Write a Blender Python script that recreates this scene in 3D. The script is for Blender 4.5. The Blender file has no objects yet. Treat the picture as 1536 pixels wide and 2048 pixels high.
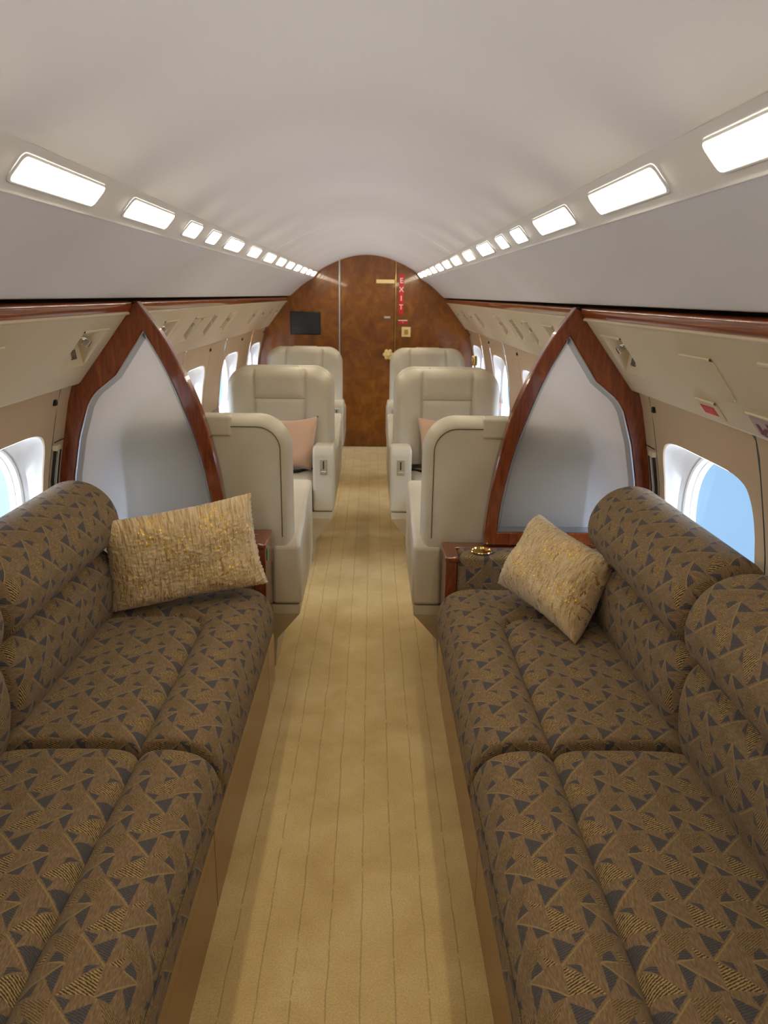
import bpy, bmesh, math, random
from mathutils import Vector, Matrix
random.seed(4)
PI = math.pi
COL = bpy.context.scene.collection
SC = bpy.context.scene

# ------------------------------------------------------------ camera
cam_d = bpy.data.cameras.new('camera')
cam = bpy.data.objects.new('camera', cam_d); COL.objects.link(cam); SC.camera = cam
FPX = 1538.0
PITCH = math.atan(434/FPX); YAW = math.atan(29.3/FPX*math.cos(PITCH)); ROLL = 0.0145
fw = Vector((math.sin(YAW)*math.cos(PITCH), math.cos(YAW)*math.cos(PITCH), -math.sin(PITCH)))
rt = Vector((math.cos(YAW), -math.sin(YAW), 0)); up = rt.cross(fw)
r2 = rt*math.cos(ROLL)+up*math.sin(ROLL); u2 = -rt*math.sin(ROLL)+up*math.cos(ROLL)
M = Matrix((r2, u2, -fw)).transposed().to_4x4(); M.translation = Vector((.05, 0, 1.487))
cam.matrix_world = M
cam_d.sensor_fit = 'VERTICAL'; cam_d.sensor_height = 36; cam_d.lens = FPX/2048*36
cam_d.clip_start = .02; cam_d.clip_end = 200
cam_d.dof.use_dof = True; cam_d.dof.focus_distance = 2.0; cam_d.dof.aperture_fstop = 7.0

# ------------------------------------------------------------ world, exposure
SC.view_settings.view_transform = 'Standard'; SC.view_settings.look = 'None'
SC.view_settings.gamma = 1; SC.view_settings.use_curve_mapping = False
SC.view_settings.exposure = 0.34
LAMP_COL = (1.0, .87, .64); LAMP_STR = 19.0; SKY = 13.0; FILL_STR = 9.0
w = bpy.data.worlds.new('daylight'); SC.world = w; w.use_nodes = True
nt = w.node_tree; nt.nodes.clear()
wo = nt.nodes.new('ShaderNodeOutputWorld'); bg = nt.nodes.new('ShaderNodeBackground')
tc = nt.nodes.new('ShaderNodeTexCoord'); sx = nt.nodes.new('ShaderNodeSeparateXYZ')
def _mr(sock, a, b):
    n = nt.nodes.new('ShaderNodeMapRange'); n.interpolation_type = 'SMOOTHSTEP'; n.inputs['From Min'].default_value = a; n.inputs['From Max'].default_value = b
    nt.links.new(sock, n.inputs['Value']); return n.outputs[0]
def _mx(f, a, b):
    n = nt.nodes.new('ShaderNodeMix'); n.data_type = 'RGBA'; nt.links.new(f, n.inputs[0])
    for k, x in ((6, a), (7, b)):
        if isinstance(x, tuple): n.inputs[k].default_value = x
        else: nt.links.new(x, n.inputs[k])
    return n.outputs[2]
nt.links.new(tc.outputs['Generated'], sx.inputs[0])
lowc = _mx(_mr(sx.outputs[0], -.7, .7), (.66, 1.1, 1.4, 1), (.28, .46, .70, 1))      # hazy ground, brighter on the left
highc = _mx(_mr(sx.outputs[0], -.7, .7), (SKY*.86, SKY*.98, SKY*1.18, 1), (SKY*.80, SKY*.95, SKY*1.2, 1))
fill_band = (FILL_STR, FILL_STR*1.02, FILL_STR*1.08, 1)                                           # bright band added at steep downward angles to light the ceiling
nt.links.new(_mx(_mr(sx.outputs[2], -.60, -.36), fill_band, _mx(_mr(sx.outputs[2], -.06, .25), lowc, highc)), bg.inputs[0])
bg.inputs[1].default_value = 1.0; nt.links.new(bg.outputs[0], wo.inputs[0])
SC.cycles.diffuse_bounces = 8; SC.cycles.max_bounces = 12

# ------------------------------------------------------------ node helpers
class S:
    """a value socket with arithmetic"""
    nt = None
    def __init__(s, v): s.v = v
    @staticmethod
    def m(op, *a):
        n = S.nt.nodes.new('ShaderNodeMath'); n.operation = op
        for i, x in enumerate(a):
            x = x.v if isinstance(x, S) else x
            if isinstance(x, (int, float)): n.inputs[i].default_value = x
            else: S.nt.links.new(x, n.inputs[i])
        return S(n.outputs[0])
    def __add__(s, o): return S.m('ADD', s, o)
    def __radd__(s, o): return S.m('ADD', s, o)
    def __sub__(s, o): return S.m('SUBTRACT', s, o)
    def __rsub__(s, o): return S.m('SUBTRACT', o, s)
    def __mul__(s, o): return S.m('MULTIPLY', s, o)
    def __rmul__(s, o): return S.m('MULTIPLY', s, o)
def srgb(r, g, b):
    f = lambda c: ((c/255+.055)/1.055)**2.4 if c > 10 else c/255/12.92
    return (f(r), f(g), f(b), 1)
def newmat(name, col=(.5, .5, .5, 1), rough=.5, metal=0, spec=.5, coat=0, sheen=0):
    m = bpy.data.materials.new(name); m.use_nodes = True
    b = m.node_tree.nodes['Principled BSDF']
    b.inputs['Base Color'].default_value = col; b.inputs['Roughness'].default_value = rough
    b.inputs['Metallic'].default_value = metal; b.inputs['Specular IOR Level'].default_value = spec
    b.inputs['Coat Weight'].default_value = coat; b.inputs['Coat Roughness'].default_value = .04
    b.inputs['Sheen Weight'].default_value = sheen
    return m, m.node_tree, b
def noise(nt, scale, detail=4, vec=None, dist=0, rough=.5):
    n = nt.nodes.new('ShaderNodeTexNoise'); n.inputs['Scale'].default_value = scale
    n.inputs['Detail'].default_value = detail; n.inputs['Distortion'].default_value = dist; n.inputs['Roughness'].default_value = rough
    if vec: nt.links.new(vec, n.inputs['Vector'])
    return n.outputs[0]
def coord(nt, scale=(1, 1, 1), kind='Object'):
    t = nt.nodes.new('ShaderNodeTexCoord'); mp = nt.nodes.new('ShaderNodeMapping')
    mp.inputs['Scale'].default_value = scale; nt.links.new(t.outputs[kind], mp.inputs[0]); return mp.outputs[0]
def ramp(nt, fac, stops):
    r = nt.nodes.new('ShaderNodeValToRGB'); e = r.color_ramp.elements
    while len(e) < len(stops): e.new(.5)
    for k, (p, c) in zip(e, stops): k.position = p; k.color = c
    nt.links.new(fac, r.inputs[0]); return r.outputs[0]
def mixc(nt, fac, a, b, mode='MIX'):
    n = nt.nodes.new('ShaderNodeMix'); n.data_type = 'RGBA'; n.blend_type = mode
    for sock, x in ((n.inputs[0], fac), (n.inputs[6], a), (n.inputs[7], b)):
        x = x.v if isinstance(x, S) else x
        if isinstance(x, (int, float, tuple)): sock.default_value = x
        else: nt.links.new(x, sock)
    return n.outputs[2]
def bump(nt, b, h, strength=.2, dist=.002):
    n = nt.nodes.new('ShaderNodeBump'); n.inputs['Strength'].default_value = strength; n.inputs['Distance'].default_value = dist
    h = h.v if isinstance(h, S) else h
    nt.links.new(h, n.inputs['Height']); nt.links.new(n.outputs[0], b.inputs['Normal'])

# ------------------------------------------------------------ materials
def plastic(name, c, rough=.45, bs=.05, spec=.4):
    m, nt, b = newmat(name, c, rough, spec=spec)
    n = noise(nt, 60, 3, coord(nt)); bump(nt, b, n, bs, .001)
    n2 = noise(nt, 1.5, 2, coord(nt))
    dark = tuple(x*.93 for x in c[:3])+(1,)
    nt.links.new(ramp(nt, n2, [(.3, dark), (.7, c)]), b.inputs['Base Color']); return m
M_CEIL = plastic('ceiling_laminate', srgb(220, 220, 224), .42)
M_PSU = plastic('cream_panel', srgb(208, 193, 166), .45)
M_WALL = plastic('tan_sidewall', srgb(196, 174, 146), .5)
M_REVEAL = plastic('pale_window_panel', srgb(214, 214, 214), .4)
M_DARK = plastic('dark_gap', srgb(34, 34, 28), .7)
M_BLACK = plastic('black_plastic', srgb(22, 22, 22), .35)
M_CHROME = newmat('chrome', srgb(225, 225, 222), .16, 1)[0]
M_SATIN = newmat('satin_aluminium', srgb(196, 200, 204), .30, 1)[0]
M_GOLD = newmat('polished_brass', srgb(226, 196, 120), .16, 1)[0]
M_RED = newmat('red_placard', srgb(196, 22, 34), .4)[0]
M_WHITE = newmat('white_ink', srgb(236, 232, 226), .5)[0]
M_IVORY = newmat('ivory_plate', srgb(238, 214, 150), .35)[0]
M_PURPLE = newmat('maroon_ink', srgb(112, 24, 44), .5)[0]
M_MAUVE = newmat('mauve_sign_face', srgb(172, 150, 150), .4)[0]
M_GREEN = newmat('green_label', srgb(60, 150, 110), .5)[0]
M_SCREEN = newmat('monitor_glass', srgb(34, 38, 40), .12, spec=.6)[0]
M_SEAM = newmat('seam_thread', srgb(88, 76, 58), .8)[0]

def leather():
    m, nt, b = newmat('cream_leather', srgb(190, 180, 158), .42, spec=.45, coat=.08)
    b.inputs['Coat Roughness'].default_value = .3
    c = coord(nt)
    v = nt.nodes.new('ShaderNodeTexVoronoi'); v.inputs['Scale'].default_value = 420; nt.links.new(c, v.inputs['Vector'])
    n = noise(nt, 9, 4, c, .6)
    S.nt = nt
    bump(nt, b, S(v.outputs[0])*.12+S(n)*.9, .22, .006)
    nt.links.new(ramp(nt, noise(nt, 5, 3, c), [(.3, srgb(182, 172, 150)), (.7, srgb(196, 187, 166))]), b.inputs['Base Color'])
    return m
M_LEATHER = leather()
def carpet():
    m, nt, b = newmat('cut_pile_carpet', srgb(170, 150, 110), .95, spec=.1, sheen=.25)
    c = coord(nt); S.nt = nt
    sp = nt.nodes.new('ShaderNodeSeparateXYZ'); nt.links.new(c, sp.inputs[0])
    wob = S(noise(nt, 7, 4, c))
    x = S(sp.outputs[0])+(wob-.5)*.012
    fr = S.m('ABSOLUTE', S.m('FRACT', x*(1/.076))-.5)          # 0 at the line
    line = S.m('SMOOTH_MIN', S.m('MAXIMUM', 1-fr*30, 0.0), 1.0, .1)
    brk = S.m('GREATER_THAN', S(noise(nt, 1, 5, coord(nt, (60, 26, 1)))), .40)
    lm = S.m('MINIMUM', S.m('MAXIMUM', line*brk, 0.0), 1.0)
    base = ramp(nt, noise(nt, 5, 6, c, .4, .6), [(.28, srgb(208, 178, 120)), (.5, srgb(222, 194, 134)), (.72, srgb(234, 210, 154))])
    fine = ramp(nt, noise(nt, 230, 5, c, 0, .7), [(.34, (.78, .77, .74, 1)), (.66, (1.08, 1.08, 1.08, 1))])
    base = mixc(nt, 1.0, base, fine, 'MULTIPLY')
    nt.links.new(mixc(nt, lm*.45, base, srgb(112, 88, 52)), b.inputs['Base Color'])
    bump(nt, b, S(noise(nt, 500, 3, c))-lm*.8+S(noise(nt, 12, 3, c))*.8, .5, .005)
    return m
M_CARPET = carpet()
def wood(name, c1, c2, c3, scale=(6, .8, 6), rough=.22, coat=.6, dist=1.2, ns=6):
    m, nt, b = newmat(name, c2, rough, spec=.5, coat=coat)
    n = noise(nt, ns, 8, coord(nt, scale), dist, .6)
    nt.links.new(ramp(nt, n, [(.28, c1), (.5, c2), (.74, c3)]), b.inputs['Base Color']); return m
M_MAHOG = wood('mahogany', srgb(84, 34, 12), srgb(112, 50, 20), srgb(136, 68, 28), (9, 9, 1.4), .22, .7)
M_RAILW = wood('mahogany_rail', srgb(96, 38, 10), srgb(132, 58, 20), srgb(160, 80, 30), (16, .9, 16), .2, .8)
M_BURL = wood('burl_veneer', srgb(98, 52, 4), srgb(122, 68, 8), srgb(146, 88, 18), (1, 1, .8), .26, .5, 1.0, 9)
M_BASEW = wood('sofa_base_walnut', srgb(100, 60, 20), srgb(122, 76, 28), srgb(144, 94, 38), (3, 1.0, 9), .24, .45)
M_LEDGE = wood('ledge_wood', srgb(92, 40, 14), srgb(120, 58, 22), srgb(146, 78, 34), (9, 1.2, 9), .22, .7)

def fabric():
    P = .122
    m, nt, b = newmat('geometric_upholstery', srgb(120, 98, 70), .85, spec=.2, sheen=.08)
    S.nt = nt
    uv = nt.nodes.new('ShaderNodeUVMap'); sp = nt.nodes.new('ShaderNodeSeparateXYZ'); nt.links.new(uv.outputs[0], sp.inputs[0])
    U = S(sp.outputs[0])*(1/P); V = S(sp.outputs[1])*(1/P)
    nz = nt.nodes.new('ShaderNodeTexNoise'); nz.inputs['Scale'].default_value = 260; nt.links.new(uv.outputs[0], nz.inputs['Vector'])
    jit = S(nz.outputs[0])-.5
    U = U+jit*.03; V = V+jit*.03
    def local(cx, cy):
        return S.m('FRACT', U-(cx-.5))-.5, S.m('FRACT', V-(cy-.5))-.5
    def poly(pts):
        cx = sum(p[0] for p in pts)/len(pts); cy = sum(p[1] for p in pts)/len(pts)
        u, v = local(cx, cy); q = [(x-cx, y-cy) for x, y in pts]
        area = sum(q[i][0]*q[(i+1) % len(q)][1]-q[(i+1) % len(q)][0]*q[i][1] for i in range(len(q)))
        if area < 0: q.reverse()
        r = None
        for i in range(len(q)):
            (x0, y0), (x1, y1) = q[i], q[(i+1) % len(q)]
            L = math.hypot(x1-x0, y1-y0); nx, ny = -(y1-y0)/L, (x1-x0)/L
            d = u*nx+v*ny+(-(x0*nx+y0*ny))
            r = d if r is None else S.m('MINIMUM', r, d)
        return S.m('GREATER_THAN', r, 0.0)
    def seg(p, q, wd):
        cx, cy = (p[0]+q[0])/2, (p[1]+q[1])/2; u, v = local(cx, cy)
        L = math.hypot(q[0]-p[0], q[1]-p[1]); dx, dy = (q[0]-p[0])/L, (q[1]-p[1])/L
        a = S.m('LESS_THAN', S.m('ABSOLUTE', u*-dy+v*dx), wd); c = S.m('LESS_THAN', S.m('ABSOLUTE', u*dx+v*dy), L/2)
        return a*c
    def stripes(ax, ay, f, duty=0):
        return S.m('GREATER_THAN', S.m('SINE', (U*ax+V*ay)*(2*PI*f)), duty)
    # base: brown slub weave, diagonal
    mp = nt.nodes.new('ShaderNodeMapping'); mp.inputs['Rotation'].default_value = (0, 0, .45); mp.inputs['Scale'].default_value = (620, 70, 1)
    nt.links.new(uv.outputs[0], mp.inputs[0])
    sl = noise(nt, 1, 3, mp.outputs[0], 0, .6)
    base = ramp(nt, sl, [(.32, srgb(94, 79, 57)), (.52, srgb(124, 105, 77)), (.70, srgb(162, 139, 101))])
    big = noise(nt, 30, 2, uv.outputs[0])
    base = mixc(nt, S(big)*.5, base, srgb(132, 100, 78))
    col = base
    navy = srgb(66, 66, 74); gold = srgb(172, 144, 92); dk = srgb(62, 52, 42)
    for pts, ax, ay in (([(.01, 0), (.18, .2), (0, .46)], .5, 1), ([(.03, -.03), (.25, -.04), (.20, -.21), (.12, -.2)], 0, 1),
                        ([(.24, .22), (.48, .44), (.27, .46)], -.6, 1), ([(.47, -.48), (.745, -.28), (.5, -.05)], .3, 1),
                        ([(.56, -.02), (.735, .03), (.735, .17)], -.5, 1), ([(.74, .53), (.96, .48), (.77, .68)], .6, 1)):
        st = stripes(ax, ay, 26, .55)
        col = mixc(nt, poly(pts), col, mixc(nt, st, navy, srgb(98, 88, 74)))
    for pts, ax, ay, f in (([(.515, 0), (.73, .18), (.95, .47), (.49, .43)], .45, 1, 23), ([(.28, -.24), (.47, -.05), (.31, -.06)], .45, 1, 23)):
        col = mixc(nt, poly(pts), col, mixc(nt, stripes(ax, ay, f, 0), dk, gold))
    for pts in ([(-.04, -.45), (.39, -.5), (.22, -.24), (0, -.06)],):
        col = mixc(nt, poly(pts), col, mixc(nt, stripes(1, 1.5, 19, .1), srgb(92, 74, 54), srgb(146, 122, 80)))
    for p, q in (((0, 0), (.49, .445)), ((.5, 0), (.97, -.46)), ((.01, 0), (.25, -.035))):
        col = mixc(nt, seg(p, q, .011), col, srgb(150, 128, 84))
    # weave
    wv = S.m('SINE', U*(2*PI*70))*S.m('SINE', V*(2*PI*70))
    col = mixc(nt, 1.0, col, ramp(nt, (wv*.5+.5).v, [(0, (.86, .86, .86, 1)), (1, (1.1, 1.1, 1.1, 1))]), 'MULTIPLY')
    nt.links.new(col, b.inputs['Base Color'])
    bump(nt, b, wv*.4+S(sl), .35, .0015)
    return m
M_FABRIC = fabric()
def fur():
    m, nt, b = newmat('gold_flecked_fur', srgb(206, 178, 130), .8, spec=.2, sheen=.5)
    S.nt = nt; c = coord(nt, (1, 1, 1), 'UV')
    mp = nt.nodes.new('ShaderNodeMapping'); mp.inputs['Scale'].default_value = (120, 22, 1); nt.links.new(c, mp.inputs[0])
    st = noise(nt, 1, 4, mp.outputs[0], .8)
    base = ramp(nt, st, [(.3, srgb(160, 128, 84)), (.48, srgb(206, 178, 132)), (.72, srgb(228, 206, 164))])
    mp2 = nt.nodes.new('ShaderNodeMapping'); mp2.inputs['Scale'].default_value = (170, 50, 1); mp2.inputs['Location'].default_value = (3, 7, 0); nt.links.new(c, mp2.inputs[0])
    fl = S.m('GREATER_THAN', S(noise(nt, 1, 3, mp2.outputs[0])), .585)*S.m('GREATER_THAN', S(noise(nt, 9, 2, c)), .48)
    nt.links.new(mixc(nt, fl, base, srgb(240, 196, 84)), b.inputs['Base Color'])
    nt.links.new((fl*.9).v, b.inputs['Metallic'])
    rr = .85-fl*.6; nt.links.new(rr.v, b.inputs['Roughness'])
    bump(nt, b, S(st)+S(noise(nt, 300, 2, c))*.4, .9, .006)
    return m
M_FUR = fur()
def velvet():
    m, nt, b = newmat('peach_velvet', srgb(194, 158, 128), .7, spec=.2, sheen=.4)
    bump(nt, b, noise(nt, 14, 3, coord(nt)), .3, .01); return m
M_PEACH = velvet()
def frosted():
    m = bpy.data.materials.new('frosted_panel'); m.use_nodes = True; nt = m.node_tree; nt.nodes.clear()
    o = nt.nodes.new('ShaderNodeOutputMaterial'); t = nt.nodes.new('ShaderNodeBsdfTranslucent'); d = nt.nodes.new('ShaderNodeBsdfDiffuse')
    g = nt.nodes.new('ShaderNodeBsdfGlossy'); g.inputs['Roughness'].default_value = .35
    t.inputs[0].default_value = (.93, .94, .97, 1); d.inputs[0].default_value = (.46, .46, .50, 1)
    a = nt.nodes.new('ShaderNodeMixShader'); a.inputs[0].default_value = .14; c = nt.nodes.new('ShaderNodeMixShader'); c.inputs[0].default_value = .05
    nt.links.new(t.outputs[0], a.inputs[1]); nt.links.new(d.outputs[0], a.inputs[2])
    nt.links.new(a.outputs[0], c.inputs[1]); nt.links.new(g.outputs[0], c.inputs[2]); nt.links.new(c.outputs[0], o.inputs[0]); return m
M_FROST = frosted()
def pane():
    m = bpy.data.materials.new('window_pane'); m.use_nodes = True; nt = m.node_tree; nt.nodes.clear()
    o = nt.nodes.new('ShaderNodeOutputMaterial'); t = nt.nodes.new('ShaderNodeBsdfTransparent'); g = nt.nodes.new('ShaderNodeBsdfGlossy')
    g.inputs['Roughness'].default_value = .05; t.inputs[0].default_value = (.94, .97, 1, 1)
    a = nt.nodes.new('ShaderNodeMixShader'); a.inputs[0].default_value = .05
    nt.links.new(t.outputs[0], a.inputs[1]); nt.links.new(g.outputs[0], a.inputs[2]); nt.links.new(a.outputs[0], o.inputs[0]); return m
M_PANE = pane()
def emit():
    m = bpy.data.materials.new('lit_diffuser'); m.use_nodes = True; nt = m.node_tree; nt.nodes.clear()
    o = nt.nodes.new('ShaderNodeOutputMaterial'); e = nt.nodes.new('ShaderNodeEmission')
    e.inputs[0].default_value = LAMP_COL+(1,); e.inputs[1].default_value = LAMP_STR; nt.links.new(e.outputs[0], o.inputs[0]); return m
M_LAMP = emit()
def clearglass():
    m, nt, b = newmat('clear_glass', (1, 1, 1, 1), .03); b.inputs['Transmission Weight'].default_value = 1; return m
M_GLASS = clearglass()

# ------------------------------------------------------------ object helpers
def mk(name, verts, faces, mat, parent=None, smooth=True, uvs=None, loc=None):
    me = bpy.data.meshes.new(name); me.from_pydata([tuple(v) for v in verts], [], faces); me.validate()
    if uvs:
        l = me.uv_layers.new(name='UVMap')
        for p in me.polygons:
            for li in p.loop_indices: l.data[li].uv = uvs[me.loops[li].vertex_index]
    me.materials.append(mat)
    o = bpy.data.objects.new(name, me); COL.objects.link(o)
    for p in me.polygons: p.use_smooth = smooth
    if parent: o.parent = parent
    if loc: o.location = loc
    return o
def fix_normals(o):
    bm = bmesh.new(); bm.from_mesh(o.data); bmesh.ops.recalc_face_normals(bm, faces=bm.faces); bm.to_mesh(o.data); bm.free(); return o
def autosmooth(o, ang=40):
    bm = bmesh.new(); bm.from_mesh(o.data); a = math.radians(ang)
    for e in bm.edges: e.smooth = not (len(e.link_faces) == 2 and e.calc_face_angle(0) > a)
    bm.to_mesh(o.data); bm.free(); return o
def tag(o, label=None, cat=None, group=None, kind=None):
    if label: o['label'] = label
    if cat: o['category'] = cat
    if group: o['group'] = group
    if kind: o['kind'] = kind
    return o
def empty(name, loc, label=None, cat=None, group=None, rz=0):
    o = bpy.data.objects.new(name, None); COL.objects.link(o); o.location = loc; o.rotation_euler = (0, 0, rz); o.empty_display_size = .1
    return tag(o, label, cat, group)
def from_bm(name, bm, mat, parent=None, smooth=True, ang=35):
    bmesh.ops.recalc_face_normals(bm, faces=bm.faces)
    me = bpy.data.meshes.new(name); bm.to_mesh(me); bm.free(); me.materials.append(mat)
    o = bpy.data.objects.new(name, me); COL.objects.link(o)
    for p in me.polygons: p.use_smooth = smooth
    if smooth:
        autosmooth(o, ang); wm = o.modifiers.new('normals', 'WEIGHTED_NORMAL'); wm.keep_sharp = True
    if parent: o.parent = parent
    return o
def bm_box(bm, x0, x1, y0, y1, z0, z1, bev=0, seg=3):
    b = bmesh.new(); bmesh.ops.create_cube(b, size=1)
    for v in b.verts: v.co = Vector((x0+(v.co.x+.5)*(x1-x0), y0+(v.co.y+.5)*(y1-y0), z0+(v.co.z+.5)*(z1-z0)))
    if bev: bmesh.ops.bevel(b, geom=list(b.edges), offset=bev, segments=seg, profile=.5, affect='EDGES')
    me = bpy.data.meshes.new('t'); b.to_mesh(me); b.free(); bm.from_mesh(me); bpy.data.meshes.remove(me)
def box(name, x0, x1, y0, y1, z0, z1, mat, parent=None, bev=0, seg=3):
    bm = bmesh.new(); bm_box(bm, min(x0, x1), max(x0, x1), y0, y1, z0, z1, bev, seg); return from_bm(name, bm, mat, parent)
def prism(name, pts, axis, a, b, mat, parent=None, bev=0, seg=3):
    """closed 2-D outline extruded along an axis, bevelled"""
    bm = bmesh.new()
    def P(p, t): return {'x': (t, p[0], p[1]), 'y': (p[0], t, p[1]), 'z': (p[0], p[1], t)}[axis]
    va = [bm.verts.new(P(p, a)) for p in pts]; vb = [bm.verts.new(P(p, b)) for p in pts]; n = len(pts)
    bm.faces.new(va); bm.faces.new(list(reversed(vb)))
    for i in range(n): bm.faces.new((va[i], va[(i+1) % n], vb[(i+1) % n], vb[i]))
    bmesh.ops.recalc_face_normals(bm, faces=bm.faces)
    if bev: bmesh.ops.bevel(bm, geom=[e for e in bm.edges if e.calc_face_angle(0) > .5], offset=bev, segments=seg, profile=.5, affect='EDGES')
    return from_bm(name, bm, mat, parent)
def strip(name, prof, y0, y1, mat, parent=None, ny=2, smooth=True):
    """open profile (x,z) swept along y"""
    V, Fc = [], []; n = len(prof)
    for j in range(ny):
        y = y0+(y1-y0)*j/(ny-1)
        V += [(x, y, z) for x, z in prof]
    for j in range(ny-1):
        for i in range(n-1): Fc.append((j*n+i, j*n+i+1, (j+1)*n+i+1, (j+1)*n+i))
    o = mk(name, V, Fc, mat, parent, smooth); autosmooth(o, 25); return o
def catmull(pts, k=6, closed=False):
    out = []; n = len(pts); R = range(n if closed else n-1)
    for i in R:
        p = [pts[(i+d) % n] if closed else pts[max(0, min(n-1, i+d))] for d in (-1, 0, 1, 2)]
        for j in range(k):
            t = j/k; out.append(tuple(.5*(2*p[1][c]+(p[2][c]-p[0][c])*t+(2*p[0][c]-5*p[1][c]+4*p[2][c]-p[3][c])*t*t+(3*p[1][c]-p[0][c]-3*p[2][c]+p[3][c])*t**3) for c in range(len(pts[0]))))
    if not closed: out.append(tuple(pts[-1]))
    return out
def tube(name, pts, r, mat, parent=None, n=8, closed=False):
    V, Fc = [], []; m = len(pts); pts = [Vector(p) for p in pts]
    for i, p in enumerate(pts):
        a = pts[(i-1) % m] if (closed or i) else pts[0]; b = pts[(i+1) % m] if (closed or i < m-1) else pts[-1]
        t = (b-a).normalized(); s = t.cross(Vector((0, 0, 1)))
        if s.length < .05: s = t.cross(Vector((0, 1, 0)))
        s.normalize(); q = s.cross(t)
        for k in range(n): V.append(p+(s*math.cos(2*PI*k/n)+q*math.sin(2*PI*k/n))*r)
    for i in range(m if closed else m-1):
        for k in range(n): Fc.append((i*n+k, i*n+(k+1) % n, ((i+1) % m)*n+(k+1) % n, ((i+1) % m)*n+k))
    return mk(name, V, Fc, mat, parent)
def lathe(name, prof, mat, parent=None, loc=None, n=24):
    V = [(r*math.cos(2*PI*k/n), r*math.sin(2*PI*k/n), z) for r, z in prof for k in range(n)]; Fc = []
    for i in range(len(prof)-1):
        for k in range(n): Fc.append((i*n+k, i*n+(k+1) % n, (i+1)*n+(k+1) % n, (i+1)*n+k))
    o = mk(name, V, Fc, mat, parent, True, None, loc); fix_normals(o); return autosmooth(o, 40)
def text(name, s, size, mat, parent, mw, depth=.001):
    cu = bpy.data.curves.new(name, 'FONT'); cu.body = s; cu.size = size; cu.extrude = depth; cu.align_x = 'CENTER'; cu.align_y = 'CENTER'
    t = bpy.data.objects.new(name+'_c', cu); COL.objects.link(t); bpy.context.view_layer.update()
    me = bpy.data.meshes.new_from_object(t.evaluated_get(bpy.context.evaluated_depsgraph_get()))
    bpy.data.objects.remove(t); o = bpy.data.objects.new(name, me); COL.objects.link(o); me.materials.clear(); me.materials.append(mat)
    o.matrix_world = mw
    if parent: o.parent = parent
    return o

# ============================================================ SETTING
Y0, Y1 = -1.2, 7.72
# floor
box('floor', -1.15, 1.15, Y0, Y1+.02, -.05, 0, M_CARPET)['kind'] = 'structure'
# ceiling: vault and the two side panels under the lamp strips
VA = [(0, 1.852), (.1, 1.845), (.2, 1.823), (.3, 1.787), (.38, 1.750), (.43, 1.722), (.464, 1.700)]
SIDE = [(.521, 1.634), (.56, 1.613), (.60, 1.587), (.64, 1.557), (.68, 1.523), (.72, 1.487), (.742, 1.468), (.752, 1.466), (.76, 1.476), (.80, 1.50)]
vault = catmull([(-x, z) for x, z in reversed(VA[1:])]+VA, 4)
c = strip('ceiling', vault, Y0, Y1+.02, M_CEIL)
bm = bmesh.new(); bm.from_mesh(c.data)
for s in (-1, 1):
    pr = catmull(SIDE[:7], 4)+SIDE[7:]
    rows = [[bm.verts.new((s*x, y, z)) for x, z in pr] for y in (Y0, Y1+.02)]
    for i in range(len(pr)-1):
        f = bm.faces.new((rows[0][i], rows[0][i+1], rows[1][i+1], rows[1][i])); f.smooth = True
bm.to_mesh(c.data); bm.free(); c['kind'] = 'structure'
# thin dark joints across the vault
def vault_seam(y):
    pts = [(x, y, z-.0004) for x, z in catmull(VA, 4)]
    pts = [(-x, y, z) for x, y, z in reversed(pts[1:])]+pts
    return pts
for k, y in enumerate((4.25, 6.1)):
    tube('trim_%d' % (20+k), vault_seam(y), .0007, M_CEIL, n=6)['kind'] = 'structure'
# lamp strips
FA, FB = (.464, 1.700), (.521, 1.634)
for k, s in enumerate((-1, 1)):
    pr = [(s*.462, 1.7035), (s*.464, 1.6995), (s*.466, 1.6995), (s*.470, 1.693), (s*.517, 1.6375), (s*.519, 1.632), (s*.521, 1.634)]
    strip('trim_%d' % (1+k), pr, Y0, Y1+.02, M_CEIL)['kind'] = 'structure'
# dark slot behind the rail and glossy rail
for k, s in enumerate((-1, 1)):
    strip('trim_%d' % (3+k), [(s*.752, 1.50), (s*.83, 1.50), (s*.83, 1.44), (s*.775, 1.43)], Y0, Y1+.02, M_DARK)['kind'] = 'structure'
    for q, (a, b) in enumerate(((Y0, 2.697), (2.743, Y1))):
        pr = catmull([(s*.805, 1.452), (s*.778, 1.457), (s*.764, 1.452), (s*.763, 1.440), (s*.768, 1.428), (s*.776, 1.416)], 5)
        strip('trim_%d' % (5+2*k+q), pr, a, b, M_RAILW)['kind'] = 'structure'

for k, s in enumerate((-1, 1)):
    strip('trim_%d' % (12+k), [(s*.80, 1.51), (s*.90, 1.40), (s*1.00, 1.20)], Y0, Y1+.02, M_DARK)['kind'] = 'structure'
# sidewalls
WPROF = [(1.21, .960), (1.19, .982), (1.12, 1.006), (1.02, 1.028), (.93, 1.047), (.85, 1.062), (.70, 1.078), (.55, 1.082), (.38, 1.07), (.2, 1.04), (0, .99)]
def wx(z):
    for (z0, x0), (z1, x1) in zip(WPROF, WPROF[1:]):
        if z1 <= z <= z0: return x1+(x0-x1)*(z-z1)/(z0-z1)
    return WPROF[0][1] if z > WPROF[0][0] else WPROF[-1][1]
PITCHW = 1.27
BAYS = [2.225+PITCHW*k for k in range(-2, 5)]
ZC, HZ, HY = .815, .222, .322
NA = 72
def ang_pts(n_exp, hy, hz, zc):
    out = []
    for k in range(NA):
        t = 2*PI*(k+.5)/NA; c, s = math.cos(t), math.sin(t)
        if n_exp is None: r = 1/max(abs(c), abs(s)); out.append((hy*c*r, zc+hz*s*r))
        else:
            out.append((hy*math.copysign(abs(c)**(2/n_exp), c), zc+hz*math.copysign(abs(s)**(2/n_exp), s)))
    return out
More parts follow.
